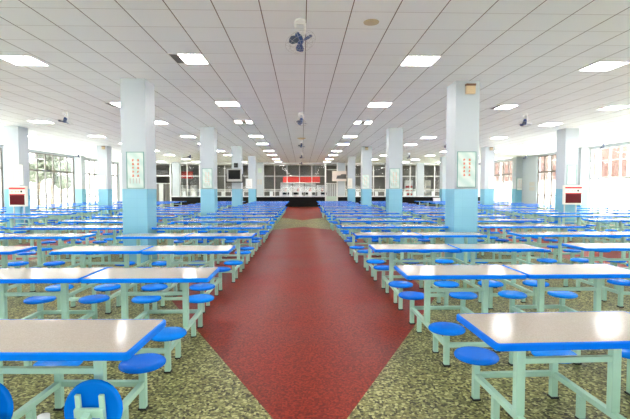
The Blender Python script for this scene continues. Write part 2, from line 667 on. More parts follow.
def glaze(x0, x1, z0, bars, transoms, label, mat=M_white_frame):
    global wn
    wn += 1
    fr = MB()
    y = YB + 0.12
    for x in bars:
        fr.span(x - 0.035, x + 0.035, y - 0.05, y + 0.05, z0, 3.82)
    for z, h in transoms:
        fr.span(x0, x1, y - 0.045, y + 0.045, z - h / 2, z + h / 2)
    fr.span(x0, x1, y - 0.05, y + 0.05, 3.77, 3.82)
    o = fr.build(f'window_{wn}', mat)
    tag(o, label, kind='structure')
    MB().span(x0 + 0.01, x1 - 0.01, y - 0.006, y + 0.006, z0, 3.8).build('glass_pane', M_glass_back, o)
    return o


def barrange(x0, x1, a, step):
    r = [x0 + 0.035]
    k = math.ceil((x0 + 0.3 - a) / step)
    while a + k * step < x1 - 0.3:
        r.append(a + k * step)
        k += 1
    r.append(x1 - 0.035)
    return r


TR = [(2.74, 0.06), (1.52, 0.08), (1.38, 0.04)]
for x0, x1, lab in ((-10.75, -4.02, 'glazing left of the aisle in the servery wall'), (-3.42, 2.1, 'servery glazing facing the central aisle'),
                    (3.8, 10.25, 'glazing right of the aisle in the servery wall'), (10.85, 15.4, 'rightmost glazing of the servery wall')):
    glaze(x0, x1, 0.99, barrange(x0, x1, -0.22, 1.1), TR, lab)
# pass-through hatch frames: small posts between ledge and low transom
hb = MB()
x = -10.5
while x < 15.2:
    if not (2.0 < x < 3.9) and not abs(x + 11.05) < .4 and not abs(x + 3.72) < 0.4 and not abs(x - 10.55) < .4:
        hb.span(x, x + 0.28, YB - 0.06, YB + 0.02, 0.99, 1.38)
    x += 0.85
tag(hb.build('trim_13', M_white), 'white posts between the servery hatches', kind='structure')

# doorway with strip curtain at the left end
wn += 1
fr = MB()
for x in (-13.2, -11.55):
    fr.span(x - 0.06, x + 0.06, YB - 0.02, YB + 0.2, 0, 3.82)
fr.span(-13.2, -11.55, YB, YB + 0.18, 2.72, 2.8)
fr.span(-13.2, -11.55, YB, YB + 0.18, 2.05, 2.11)
o = fr.build('door_1', M_white_frame)
tag(o, 'curtained service doorway at the left end of servery', kind='structure')
st = MB()
rnd = random.Random(3)
for k in range(11):
    x = -13.1 + k * 0.145
    st.box((x + 0.05, YB + 0.1 + rnd.uniform(-.02, .02), 1.03), (0.15, 0.015, 2.04), Euler((0, 0, rnd.uniform(-.5, .5))).to_matrix())
st.build('strip_curtain', M_drape, o)
MB().span(-12.55, -12.2, YB - 0.02, YB + 0.06, 0.0, 2.05).build('curtain_post', M_paper_pale, o)
MB().span(-13.14, -11.6, YB + 0.09, YB + 0.1, 2.8, 3.8).build('glass_pane', M_glass_back, o)

# door on the right with pale green base panel
fr = MB()
for x in (2.1, 3.14):
    fr.span(x - 0.05, x + 0.05, YB - 0.02, YB + 0.2, 0, 3.82)
fr.span(2.1, 3.1, YB, YB + 0.16, 2.05, 2.13)
fr.span(2.1, 3.1, YB, YB + 0.16, 3.3, 3.34)
o = fr.build('door_2', M_white_frame)
tag(o, 'glazed servery door with pale green base panel', kind='structure')
MB().span(2.13, 3.08, YB + 0.02, YB + 0.1, 0.02, 0.95).build('base_panel', M_pale_green, o)
d_ = MB()
for k in range(6):
    x = 2.2 + k * 0.16
    d_.span(x, x + 0.09, YB + 0.05, YB + 0.08, 0.95, 2.05)
d_.build('strip_curtain', M_paper_pale, o)
MB().span(2.14, 3.08, YB + 0.1, YB + 0.11, 0.95, 3.8).build('glass_pane', M_glass_back, o)

# kitchen shell behind the glass
k_ = MB()
k_.span(-XW, XW, 44.0, 44.2, 0, H)
k_.span(-XW - 0.2, -XW, YB + 0.3, 44.2, 0, H)
k_.span(XW, XW + 0.2, YB + 0.3, 44.2, 0, H)
tag(k_.build('wall_kitchen', M_kitchen), 'grey rear wall of the kitchen behind the glass', kind='structure')

# things in the kitchen
yk = YB + 1.4
x0, zt = at(283, 176.8, yk)
x1, zb = at(320, 182.3, yk)
e = empty('sign_board', ((x0 + x1) / 2, yk, 0))
tag(e, 'long red sign board hanging behind the servery glass facing the aisle', 'sign')
MB().span(x0 - (x0 + x1) / 2, x1 - (x0 + x1) / 2, -0.04, 0.04, zb, zt, 0.01).build('face', M_redsign, e)
for dx in (-1.3, 1.3):
    MB().cyl((dx, 0, zt), (dx, 0, H), 0.012, 8).build('hanger', M_steel, e)
MB().span(x0 - (x0 + x1) / 2 - 0.01, x1 - (x0 + x1) / 2 + 0.01, -0.05, 0.05, zb - 0.08, zb).build('trim_strip', M_cream, e)
x0b, zt2 = at(181.5, 171.5, yk)
x1b, zb2 = at(193, 178.5, yk)
e = empty('sign_board', ((x0b + x1b) / 2, yk, 0))
tag(e, 'short red sign board behind the servery glass near the left doorway', 'sign')
MB().span(-(x1b - x0b) / 2, (x1b - x0b) / 2, -0.04, 0.04, zb2, zt2, 0.01).build('face', M_redsign, e)
for dx in (-.35, .35):
    MB().cyl((dx, 0, zt2), (dx, 0, H), 0.012, 8).build('hanger', M_steel, e)

# white serving cabinets with a round red motif on the front panel
spots = [(286, 'at the left end under'), (298.2, 'second from the left under'), (310.2, 'third from the left under'), (322.3, 'at the right end beyond')]
for i, (px, wh) in enumerate(spots):
    xc, zc = at(px, 190, YB + 0.9)
    e = empty('serving_cabinet', (xc, YB + 0.9, 0))
    tag(e, f'white serving cabinet with round red motif {wh} the red sign', 'cabinet', 'serving cabinets behind the servery glass')
    top = 2.2 if i == 0 else (2.1 if i < 3 else 1.95)
    MB().span(-0.5, 0.5, 0, 0.42, 0.0, top, 0.015).build('body', M_white, e)
    MB().lathe([(0, 0.0), (0.14, 0.0), (0.14, 0.012), (0, 0.012)], 20, Matrix.Translation((0, -0.0005, zc)) @ Matrix.Rotation(pi / 2, 4, 'X')).build('motif', M_red, e)
    MB().span(-0.42, 0.42, -0.03, 0, zc + 0.28, zc + 0.33).build('shelf_edge', M_steel, e)
    MB().span(-0.42, 0.42, -0.012, 0, zc - 0.42, zc - 0.22).build('hatch', M_black, e)
for i, (px, pw, lab) in enumerate(((184, 5, 'white kitchen cabinet behind the glass under the short red sign'), (193.5, 4, 'white kitchen cabinet behind the glass left of the second aisle pillar'),
                                   (409, 5, 'white kitchen cabinet with red panel behind the glass right of aisle'), (428, 3.5, 'yellowish kitchen cabinet behind the glass near outer right pillar'))):
    xc, _ = at(px, 185, YB + 1.6)
    hw = pw / F * (YB + 1.6) / 2 * 1.6
    e = empty('kitchen_cabinet', (xc, YB + 1.6, 0))
    tag(e, lab, 'cabinet')
    MB().span(-hw, hw, 0, 0.5, 0, 1.95 if i < 2 else 2.4, 0.015).build('body', M_cream if i == 3 else M_white, e)
    dd = MB()
    for z in (1.15, 1.5, 1.85):
        dd.span(-hw * .85, hw * .85, -0.015, 0, z - 0.14, z + 0.05)
    dd.build('door', M_red if i == 2 else M_paper_pale, e)

# white board on the inner right pillar
ys = YB - 0.3
x0, zt = at(332.3, 171, ys)
x1, zb = at(346.5, 181.2, ys)
e = empty('notice_board', ((x0 + x1) / 2, ys, 0))
tag(e, 'pinkish white projecting board with grey patch on far right aisle pillar', 'board')
hw = (x1 - x0) / 2
MB().span(-hw, hw, 0, 0.17, zb, zt, 0.01).build('panel', plain('pinkish_board', srgb(228, 214, 208), .6, var=.03), e)
MB().prism([(-hw * .45, zb + .22), (-hw * .3, zb + .5), (hw * .1, zb + .52), (hw * .3, zb + .62), (hw * .95, zb + .62), (hw * .95, zb + .2)], 0, 0.006).build('graphic', M_ink_dark, e)
g = [c for c in e.children if c.name.startswith('graphic')][0]
g.rotation_euler = (pi / 2, 0, 0)

# notices on the inner left far pillar
x, z = at(259.8, 170.5, YB - 0.12)
o = MB().span(x - 0.16, x + 0.16, YB - 0.13, YB - 0.122, z - 0.2, z + 0.2).build('notice_sheet', M_pale_green)
tag(o, 'pale green notice sheet high on the far inner left pillar', 'notice')
k = 0
for dz, zn in ((0.12, 'upper'), (-0.12, 'lower')):
    for dx, xn in ((-0.12, 'left'), (0.12, 'right')):
        x, z = at(259.6, 182, YB - 0.12)
        o = MB().span(x + dx - 0.09, x + dx + 0.09, YB - 0.13, YB - 0.122, z + dz - 0.1, z + dz + 0.1).build('notice_sheet', M_ink_grey)
        tag(o, f'{zn} {xn} sheet of four grey notices on the far inner left pillar', 'notice', 'four grey notices')

# ------------------------------------------------------------------ canteen tables
TL, TW, TH = 1.2, 0.6, 0.759
SX, SY = 0.305, 0.62
SEAT_Z = 0.368


def rrect(hx, hy, r, n=4):
    pts = []
    for cx, cy, a0 in ((hx - r, hy - r, 0), (-hx + r, hy - r, pi / 2), (-hx + r, -hy + r, pi), (hx - r, -hy + r, 3 * pi / 2)):
        for k in range(n + 1):
            a = a0 + pi / 2 * k / n
            pts.append((cx + r * cos(a), cy + r * sin(a)))
    return pts


def edge_band_mesh():
    mb = MB()
    bm = mb.bm
    hx, hy = TL / 2 - 0.002, TW / 2
    secs = [(-0.004, TH - 0.040), (0.0, TH - 0.036), (0.0, TH - 0.008), (-0.006, TH), (-0.018, TH), (-0.018, TH - 0.040)]
    rings = []
    for off, z in secs:
        rings.append([bm.verts.new((x, y, z)) for x, y in rrect(hx + off, hy + off, 0.03 + off)])
    n = len(rings[0])
    for A, B in zip(rings, rings[1:] + rings[:1]):
        for k in range(n):
            f = bm.faces.new((A[k], A[(k + 1) % n], B[(k + 1) % n], B[k]))
    return mb


def seat_mesh(M=None):
    return MB().lathe([(0, 0.0), (0.07, -0.001), (0.12, -0.004), (0.145, -0.009), (0.158, -0.018), (0.163, -0.029), (0.161, -0.038), (0.152, -0.045), (0.14, -0.045), (0.13, -0.036), (0, -0.036)], 28, M)


def post_parts(mb, x, y):
    mb.span(x - 0.0235, x + 0.0235, y - 0.0235, y + 0.0235, 0.012, SEAT_Z - 0.03, 0.004)


def make_table(detail=True):
    t = empty('canteen_table')
    MB().prism(rrect(TL / 2 - 0.02, TW / 2 - 0.018, 0.012, 3), TH - 0.038, TH + 0.0006).build('tabletop', M_lam, t)
    edge_band_mesh().build('edge_band', M_blue, t)
    if detail:
        for sx in (-1, 1):
            x = sx * SX
            MB().span(x - 0.028, x + 0.028, -0.024, 0.024, 0.21, TH - 0.038, 0.004).build('leg', M_mint, t)
            MB().span(x - 0.02, x + 0.02, -SY + 0.0235, SY - 0.0235, 0.17, 0.21, 0.004).build('base_rail', M_mint, t)
            for sy in (-1, 1):
                f = MB().span(x - 0.022, x + 0.022, sy * 0.3 - 0.022, sy * 0.3 + 0.022, 0.01, 0.17, 0.003).build('foot', M_mint, t)
                MB().span(x - 0.026, x + 0.026, sy * 0.3 - 0.026, sy * 0.3 + 0.026, 0.0, 0.012).build('foot_pad', M_pad, f)
                s = seat_mesh(Matrix.Translation((x, sy * SY, SEAT_Z))).build('seat', M_blue, t)
                pm = MB()
                post_parts(pm, x, sy * SY)
                pm.box((x, sy * SY, SEAT_Z - 0.04), (0.16, 0.03, 0.012))
                pm.build('seat_post', M_mint, s)
                MB().span(x - 0.03, x + 0.03, sy * SY - 0.03, sy * SY + 0.03, 0.0, 0.014).build('foot_pad', M_pad, s)
        MB().span(-SX + 0.028, SX - 0.028, -0.018, 0.018, 0.53, 0.565, 0.004).build('top_rail', M_mint, t)
        for sy in (-1, 1):
            MB().span(-SX + 0.0235, SX - 0.0235, sy * SY - 0.018, sy * SY + 0.018, 0.17, 0.21, 0.004).build('cross_rail', M_mint, t)
    else:
        fm = MB()
        for sx in (-1, 1):
            x = sx * SX
            fm.span(x - 0.028, x + 0.028, -0.024, 0.024, 0.21, TH - 0.038)
            fm.span(x - 0.02, x + 0.02, -SY, SY, 0.17, 0.21)
            for sy in (-1, 1):
                fm.span(x - 0.022, x + 0.022, sy * 0.3 - 0.022, sy * 0.3 + 0.022, 0.0, 0.17)
                fm.span(x - 0.0235, x + 0.0235, sy * SY - 0.0235, sy * SY + 0.0235, 0.0, SEAT_Z - 0.034)
                seat_mesh(Matrix.Translation((x, sy * SY, SEAT_Z))).build('seat', M_blue, t)
        fm.span(-SX, SX, -0.018, 0.018, 0.54, 0.58)
        for sy in (-1, 1):
            fm.span(-SX, SX, sy * SY - 0.018, sy * SY + 0.018, 0.17, 0.21)
        fm.build('frame', M_mint, t)
    return t


PAIRS_R = [1.01, 2.218, 4.02, 5.228, 7.9, 9.108, 11.1, 12.308]
PAIRS_L = [-0.88, -2.088, -3.9, -5.108, -7.95, -9.158, -11.45, -12.658]
# small sideways displacement of single rows (tables are pushed about by hand)
OFF_R = {0: 0.03, 3: -0.03, 4: -0.12, 8: -0.12, 12: -0.12}
OFF_L = {2: -0.11, 6: 0.04, 9: -0.05}
PITCH_R, PITCH_L = 1.847, 1.845
proto = {}
tables = {}
TAN = 315 / F


def in_view(x, y, m=1.2):
    # margin so that a step to the side still finds furniture
    return y > 0.5 and abs(x) < (y + 0.9) * 0.74 + m


for s in (-1, 1):
    for k in range(16):
        for j in range(8):
            if s > 0:
                xa = PAIRS_R[j]
                xc = xa + TL / 2 + OFF_R.get(k, 0) * (1 if j < 2 else 0)
                yc = 2.36 + PITCH_R * k + TW / 2 - 0.0295 * 0
            else:
                xa = PAIRS_L[j]
                xc = xa - TL / 2 + OFF_L.get(k, 0) * (1 if j < 2 else 0)
                yc = 2.29 + PITCH_L * k + TW / 2
            rz = random.uniform(-0.003, 0.003)
            dy = random.uniform(-0.02, 0.02) if j else 0
            if k == 0 and j == 0:
                rz = -0.03 if s < 0 else 0.028
                yc += -0.03
            if k > 0 and j > 1:
                dy += random.choice((-1, 1)) * random.uniform(0, 0.06)
            if k == 0 and j == 1:
                xc += s * 0.02
            if not in_view(abs(xc) - TL / 2, yc):
                continue
            detail = k < 7 and j < 6
            if detail not in proto:
                t = proto[detail] = make_table(detail)
            else:
                t = copy_tree(proto[detail])
            t.location = (xc, yc + dy, 0.0)
            t.rotation_euler = (0, 0, rz)
            side = 'left' if s < 0 else 'right'
            tag(t, f'blue-edged canteen table, {ORD[k + 1]} row from the front, {ORD[j + 1]} out {side} of the aisle', 'table', 'four-seat canteen tables in rows')
            tables[(s, k, j)] = t

# the two near stools of the foremost left table are tipped up on edge
t = tables[(-1, 0, 0)]
t['label'] = 'foremost canteen table left of aisle, its near stools tipped up showing their undersides'
for c in list(t.children):
    if c.name.split('.')[0] in ('seat', 'cross_rail'):
        me = c.data
        ymean = sum(v.co.y for v in me.vertices) / len(me.vertices)
        xmean = sum(v.co.x for v in me.vertices) / len(me.vertices)
        if ymean < -0.3:
            for g in list(c.children):
                bpy.data.objects.remove(g)
            nm = c.name.split('.')[0]
            bpy.data.objects.remove(c)
for sx in (-1, 1):
    x = sx * SX
    yv, zv = -0.14, 0.375
    s = seat_mesh(Matrix.Translation((x + 0.02, yv + 0.045, zv)) @ Matrix.Rotation(-pi / 2 - 0.12, 4, 'X')).build('seat', M_blue, t)
    s['label'] = 'blue seat tipped up on edge, underside to the front'
    br = MB()
    for dx in (-0.045, 0.085):
        br.box((x + dx, yv - 0.012, zv - 0.005), (0.028, 0.02, 0.22), Euler((0.12, 0, 0)).to_matrix(), 0.004)
    br.box((x + 0.02, yv - 0.03, zv + 0.005), (0.16, 0.026, 0.05), Euler((0.12, 0, 0)).to_matrix(), 0.004)
    br.build('seat_bracket', M_mint, s)
    ar = MB()
    ar.bar((x + 0.02, yv - 0.045, zv - 0.0), (x - 0.0, -0.62, 0.215), 0.04, 0.04, 0.004)
    ar.span(x - 0.0235, x + 0.0235, -SY - 0.0235, -SY + 0.0235, 0.012, 0.215, 0.004)
    ar.build('seat_post', M_mint, s)
    MB().span(x - 0.03, x + 0.03, -SY - 0.03, -SY + 0.03, 0.0, 0.014).build('foot_pad', M_pad, s)
cr = MB()
cr.span(-SX - 0.35, SX - 0.16, -0.27, -0.23, 0.345, 0.377, 0.006)
cr.build('cross_rail', M_mint, t)
ec = MB().lathe([(0, 0), (0.026, 0.002), (0.03, 0.012), (0.03, 0.05), (0, 0.05)], 16, Matrix.Translation((0.125, -0.25, 0.358)) @ Matrix.Rotation(0, 4, 'X'))
ec.build('end_cap', M_white, t)

# white box on the last table of the fifth line, right of the aisle
tb = tables[(1, 15, 4)] if (1, 15, 4) in tables else None
x, z = at(437.3, 199.5, 30.2)
e = empty('storage_box', (x, 30.35, TH))
tag(e, 'small white box on a rearmost table before the servery', 'box')
MB().span(-0.22, 0.22, -0.13, 0.13, 0.001, 0.2, 0.01).build('body', M_white, e)
MB().span(-0.23, 0.23, -0.14, 0.14, 0.2, 0.225, 0.006).build('lid', M_paper, e)

# ------------------------------------------------------------------ ceiling lights
LX = [-12.0, -9.05, -5.05, -2.02, 2.14, 5.72, 8.95, 12.0]
lxname = ['fourth line left of the aisle', 'third line left of the aisle', 'second line left of the aisle', 'line just left of the aisle',
          'line just right of the aisle', 'second line right of the aisle', 'third line right of the aisle', 'fourth line right of the aisle']
LY = []
for b in range(-1, 5):
    LY += [7.74 + 7.42 * b + 0.309, 11.9 + 7.42 * b + 0.309]
LY = [y for y in LY if -4.5 < y < 38.6]


def make_light(vent):
    t = empty('ceiling_light')
    f = MB()
    a = 0.292
    for sx in (-1, 1):
        f.span(sx * a - 0.012, sx * a + 0.012, -0.304, 0.304, -0.012, 0.0)
        f.span(-a + 0.012, a - 0.012, sx * 0.296 - 0.012, sx * 0.296 + 0.012, -0.012, 0.0)
    f.build('frame', M_white_frame, t)
    if vent == 0:
        MB().span(-0.28, 0.28, -0.284, 0.284, -0.008, 0).build('diffuser', M_panel, t)
    elif vent == 1:
        MB().span(-0.12, 0.28, -0.284, 0.284, -0.008, 0).build('diffuser', M_panel, t)
        v = MB()
        v.span(-0.28, -0.124, -0.284, 0.284, -0.004, 0, 0, 1)
        for k in range(9):
            v.span(-0.278, -0.126, -0.27 + k * 0.064, -0.245 + k * 0.064, -0.01, -0.004, 0, 0)
        v.build('louvre', [M_vent, M_vent_dark], t)
    else:
        MB().span(-0.28, -0.09, -0.284, 0.284, -0.008, 0).build('diffuser', M_panel, t)
        MB().span(0.09, 0.28, -0.284, 0.284, -0.008, 0).build('diffuser', M_panel, t)
        v = MB()
        v.span(-0.087, 0.087, -0.284, 0.284, -0.004, 0, 0, 1)
        for k in range(9):
            v.span(-0.085, 0.085, -0.27 + k * 0.064, -0.245 + k * 0.064, -0.01, -0.004, 0, 0)
        v.build('louvre', [M_vent, M_vent_dark], t)
    return t


lproto = {}
for i, x in enumerate(LX):
    n = 0
    for y in LY:
        visible = y > 6 and abs(x) < y * 0.74
        if visible:
            n += 1
        if y < 6 and abs(x) > 6:
            continue
        iy = LY.index(y)
        vent = 0
        if i == 3 and 7 < y < 9:
            vent = 1
        if i == 3 and 15 < y < 16:
            vent = 2
        if i == 4 and 15 < y < 16:
            vent = 2
        if i == 2 and 12 < y < 13 or i == 5 and 12 < y < 13:
            vent = 1
        if vent not in lproto:
            t = lproto[vent] = make_light(vent)
        else:
            t = copy_tree(lproto[vent])
        t.location = (x, y + (0.2 if abs(x) > 3 else 0) + (0.05 if x > 3 else 0), H)
        ex = ' with side louvre' if vent == 1 else (' split by louvre' if vent == 2 else '')
        if y > 6:
            tag(t, f'ceiling light{ex}, {ORD[max(n, 1)]} from the front in {lxname[i]}' if visible else f'ceiling light panel beside the view in {lxname[i]} at {ORD[iy]} row', 'ceiling light', 'square recessed ceiling lights')
        else:
            tag(t, f'ceiling light panel behind the viewer, {lxname[i]}, {ORD[iy + 1]} row', 'ceiling light', 'square recessed ceiling lights')

for q, x in enumerate((-6.2, -1.4, 1.0, 7.4)):  # added lamps, brightening the sign and cabinets behind the glass
    t = copy_tree(lproto[0])
    t.location = (x, 40.0, H)
    tag(t, f'added fill light behind the servery glass, {ORD[q + 1]} along the kitchen', 'ceiling light', 'square recessed ceiling lights')

# round tan ceiling speaker
D_ = 6.05
e = empty('ceiling_speaker', (0.97, 6.23, H))
tag(e, 'round tan ceiling speaker beside the nearest fan', 'speaker')
MB().lathe([(0, -0.02), (0.085, -0.02), (0.1, -0.012), (0.1, 0)], 24).build('grille', M_tan, e)
MB().torus(0.1, 0.01, Matrix.Translation((0, 0, -0.006))).build('rim', M_tan, e)

# ------------------------------------------------------------------ ceiling orbit fans
FX = [-14.1, -7.1, 0.0, 6.95, 14.6]
FY = [6.2, 13.6, 21.0, 28.4, 35.8]
fxn = ['by the left windows', 'over the left side aisle', 'over the central aisle', 'over the right side aisle', 'by the right windows']


def make_fan(tilt=154, roll=-14):
    t = empty('orbit_fan')
    m = MB()
    m.lathe([(0, 0), (0.075, 0), (0.075, -0.02), (0.06, -0.035), (0, -0.035)], 20)
    # curved white yoke
    m.span(-0.085, 0.075, -0.03, 0.03, -0.06, -0.03, 0.012)
    m.span(0.045, 0.08, -0.03, 0.03, -0.19, -0.04, 0.012)
    m.span(-0.085, -0.05, -0.03, 0.03, -0.11, -0.04, 0.012)
    m.span(-0.01, 0.075, -0.03, 0.03, -0.2, -0.165, 0.012)
    m.build('mount', M_fan_white, t)
    A = Matrix.Translation((-0.01, -0.02, -0.27)) @ Euler((radians(tilt), radians(roll), radians(8))).to_matrix().to_4x4()
    MB().lathe([(0, 0.07), (0.03, 0.068), (0.045, 0.05), (0.05, 0.0), (0.05, -0.06), (0.04, -0.10), (0, -0.11)], 18, A).build('motor', M_fan_blue, t)
    MB().box((-0.0, -0.02, -0.2), (0.03, 0.03, 0.1)).build('stem', M_fan_white, t)
    for k in range(3):
        mb = MB()
        Bm = A @ Matrix.Rotation(2 * pi * k / 3 + 0.5, 4, 'Z') @ Matrix.Translation((0, 0, 0.045)) @ Matrix.Rotation(radians(24), 4, 'X')
        out = [(0.03, -0.018), (0.07, -0.05), (0.13, -0.062), (0.175, -0.045), (0.185, 0.0), (0.17, 0.045), (0.12, 0.055), (0.06, 0.03), (0.03, 0.018)]
        lo = [mb.bm.verts.new(Bm @ Vector((x, y, -0.003))) for x, y in out]
        hi = [mb.bm.verts.new(Bm @ Vector((x, y, 0.003))) for x, y in out]
        mb.bm.faces.new(hi)
        mb.bm.faces.new(lo[::-1])
        n = len(out)
        for q in range(n):
            mb.bm.faces.new((lo[q], lo[(q + 1) % n], hi[(q + 1) % n], hi[q]))
        mb.build('blade', M_fan_grey if k == 1 else M_fan_blue, t)
    g = MB()
    for R_, z in ((0.215, 0.045), (0.16, 0.085), (0.09, 0.1), (0.16, 0.0)):
        g.torus(R_, 0.0022, A @ Matrix.Translation((0, 0, z)), 28, 4)
    for k in range(10):
        a = 2 * pi * k / 10
        pts = [(0.03, 0.105), (0.09, 0.1), (0.16, 0.085), (0.215, 0.045), (0.16, 0.0), (0.05, -0.02)]
        for (r0, z0), (r1, z1) in zip(pts, pts[1:]):
            g.cyl(A @ Vector((r0 * cos(a), r0 * sin(a), z0)), A @ Vector((r1 * cos(a), r1 * sin(a), z1)), 0.0018, 4)
    g.build('guard', M_wire, t)
    return t


fp = None
for i, x in enumerate(FX):
    n = 0
    for y in FY:
        if abs(x) > y * 0.74:
            continue
        n += 1
        near = i == 2 and n == 1
        if near:
            t = make_fan()
        elif fp is None:
            t = fp = make_fan(172, 10)
        else:
            t = copy_tree(fp)
        t.location = (x - 0.02, y, H)
        t.rotation_euler = (0, 0, (0, 0.5, -0.4, 0.9, 0.2)[(i + n) % 5] if not (i == 2 and n == 1) else 0)
        tag(t, f'blue ceiling orbit fan {fxn[i]}, {ORD[n]} from the front', 'fan', 'orbit fans under the ceiling')
# yellow round thing beside the third aisle fan
e = empty('smoke_alarm', (-0.02, 20.3, H))
tag(e, 'yellowish round ceiling fitting just before the third aisle fan', 'ceiling fitting')
MB().lathe([(0, -0.07), (0.1, -0.06), (0.17, -0.03), (0.18, 0)], 24).build('dome', M_lamp_body, e)
MB().torus(0.18, 0.012, Matrix.Translation((0, 0, -0.008))).build('rim', M_tan, e)

# ------------------------------------------------------------------ posters on the pillars


def strokes(mb, cx, cz, s, rnd):
    """One small brush-stroke block of printed lettering in the x-z plane."""
    y = -0.0105
    w = s * 0.2
    for k in range(rnd.choice((2, 3, 3))):
        zz = cz + s * (0.36 - 0.34 * k) + rnd.uniform(-.04, .04) * s
        hw = s * rnd.uniform(0.3, 0.46)
        mb.box((cx, y, zz), (2 * hw, 0.002, w), Euler((0, rnd.uniform(-.12, .12), 0)).to_matrix())
    mb.box((cx + rnd.uniform(-.15, .15) * s, y - 0.0004, cz), (w, 0.002, s * 0.9), Euler((0, rnd.uniform(-.1, .1), 0)).to_matrix())
    if rnd.random() < 0.7:
        mb.box((cx - s * 0.25, y - 0.0006, cz - s * 0.15), (w, 0.002, s * 0.6), Euler((0, 0.5, 0)).to_matrix())
    if rnd.random() < 0.7:
        mb.box((cx + s * 0.25, y - 0.0008, cz - s * 0.15), (w, 0.002, s * 0.6), Euler((0, -0.5, 0)).to_matrix())


def poster(px0, px1, py0, py1, y, label, frame=M_teal, sheet=M_poster, text=True, seed=1, small=True):
    x0, zt = at(px0, py0, y)
    x1, zb = at(px1, py1, y)
    w, h = x1 - x0, zt - zb
    e = empty('wall_poster', ((x0 + x1) / 2, y, (zt + zb) / 2))
    tag(e, label, 'poster', 'framed posters on the pillars')
    f = MB()
    t = 0.016
    for sx in (-1, 1):
        f.span(sx * (w / 2 - t / 2) - t / 2, sx * (w / 2 - t / 2) + t / 2, -0.018, 0, -h / 2, h / 2)
        f.span(-w / 2 + t, w / 2 - t, -0.018, 0, sx * (h / 2 - t / 2) - t / 2, sx * (h / 2 - t / 2) + t / 2)
    f.build('frame', frame, e)
    MB().span(-w / 2 + t, w / 2 - t, -0.008, 0, -h / 2 + t, h / 2 - t).build('sheet', sheet, e)
    if text:
        rnd = random.Random(seed)
        mb = MB()
        s = h * 0.066
        for cx in (-w * 0.125, w * 0.155):
            for k in range(5):
                strokes(mb, cx, h * 0.27 - k * h * 0.105, s, rnd)
        mb.build('lettering', M_ink_red if seed < 3 else M_ink_faint, e)
        if small:
            mb = MB()
            for cx in (-w * 0.3, -w * 0.12, w * 0.06, w * 0.22):
                mb.span(cx - w * 0.03, cx + w * 0.03, -0.0112, -0.0092, -h * 0.36, -h * 0.22)
            mb.build('small_print', M_ink_grey, e)
    return e


poster(126.3, 144.7, 151.8, 188.6, CFY[0], 'framed pale green poster with orange lettering on the nearest left pillar', seed=1)
poster(457.2, 475.6, 151.5, 187.5, CFY[0], 'framed pale green poster with orange lettering on the nearest right pillar', seed=2, small=False)
poster(202, 212.4, 168.4, 188.6, CFY[1], 'framed pale poster on the second pillar left of the aisle', seed=3)
poster(389.6, 399.6, 168.4, 188.6, CFY[1], 'framed pale poster on the second pillar right of the aisle', seed=4)
poster(362, 369.2, 174.5, 188.8, CFY[2], 'faint framed poster on the third pillar right of the aisle', frame=M_ink_grey, seed=5)
poster(347.5, 352.5, 178.2, 188.4, CFY[3], 'faint pinkish poster on the fourth pillar right of the aisle', frame=M_ink_grey, sheet=M_cream, seed=6)
poster(13, 23.6, 164.5, 184.8, CFY[1], 'framed white poster above the red box on the outer left pillar', frame=M_ink_grey, sheet=M_cream, seed=7)
poster(567, 576.3, 165, 184.6, CFY[1], 'framed white poster above the red box on the outer right pillar', sheet=M_poster, seed=8)
poster(97.5, 106, 175.4, 189.2, CFY[2], 'pale poster on the third outer pillar on the left', frame=M_ink_grey, sheet=M_cream, seed=9)
poster(488.5, 495.5, 176.5, 188.6, CFY[2], 'cream poster on the third outer pillar on the right', frame=M_cream, sheet=M_cream, seed=10)
poster(245.5, 252.5, 178.6, 188.6, CFY[3], 'pale poster on the fourth pillar left of the aisle', frame=M_ink_grey, sheet=M_paper, seed=12)

# green-framed poster on the right wall pilaster near the far corner, facing the room front
poster(516.8, 523.3, 178.0, 190.2, 31.9 - 0.306, 'green-framed white poster on the pilaster at the far right wall', frame=M_green, sheet=M_paper, seed=11)

# ------------------------------------------------------------------ lamps at pillar tops
for x, y, z, lab in ((3.62, CFY[0], 3.73, 'small orange lamp at the top of the nearest right pillar'), (3.54, CFY[2], 3.8, 'small brown lamp at the top of the third right aisle pillar'),
                     (CXO[1] + 0.05, CFY[2], 3.8, 'small brown lamp at the top of the third outer right pillar'), (CXO[0] + 0.1, CFY[2], 3.8, 'small brown lamp at the top of the third outer left pillar')):
    e = empty('wall_lamp', (x, y + 0.004, z))
    tag(e, lab, 'lamp', 'small lamps at the pillar tops')
    big = y < 10
    sc = 1 if big else 0.8
    MB().span(-0.1 * sc, 0.1 * sc, -0.09, 0, -0.09 * sc, 0.08 * sc, 0.012).build('cover', M_lamp_body if big else M_tan, e)
    MB().span(-0.105 * sc, 0.105 * sc, -0.1, 0, 0.08 * sc, 0.125 * sc, 0.008).build('cap', M_brown, e)

# ------------------------------------------------------------------ television on the third left pillar
yt = CFY[2]
x0, zt = at(226.2, 168.7, yt - 0.4)
x1, zb = at(242.7, 182.2, yt - 0.4)
xc = (x0 + x1) / 2
w, h = x1 - x0, zt - zb
e = empty('television', (xc, yt, zb))
tag(e, 'grey box television with dark screen on the third pillar left of aisle', 'television')
b = MB()
b.span(-w / 2 + 0.03, w / 2 - 0.03, -0.45, -0.40, 0.03, h, 0.015)
b.build('bezel', M_tvgrey, e)
MB().span(-w / 2 + 0.1, w / 2 - 0.1, -0.40, -0.03, 0.06, h - 0.05, 0.04).build('housing', M_tvgrey, e)
MB().span(-w / 2 + 0.12, w / 2 - 0.12, -0.458, -0.45, 0.16, h - 0.07, 0.003).build('screen', M_screen, e)
e2 = empty('television_bracket', (xc, yt, zb))
tag(e2, 'black steel cradle holding the box television on the pillar', 'bracket')
b = MB()
b.span(-w / 2 - 0.02, w / 2 + 0.02, -0.47, -0.0, -0.02, 0.025)
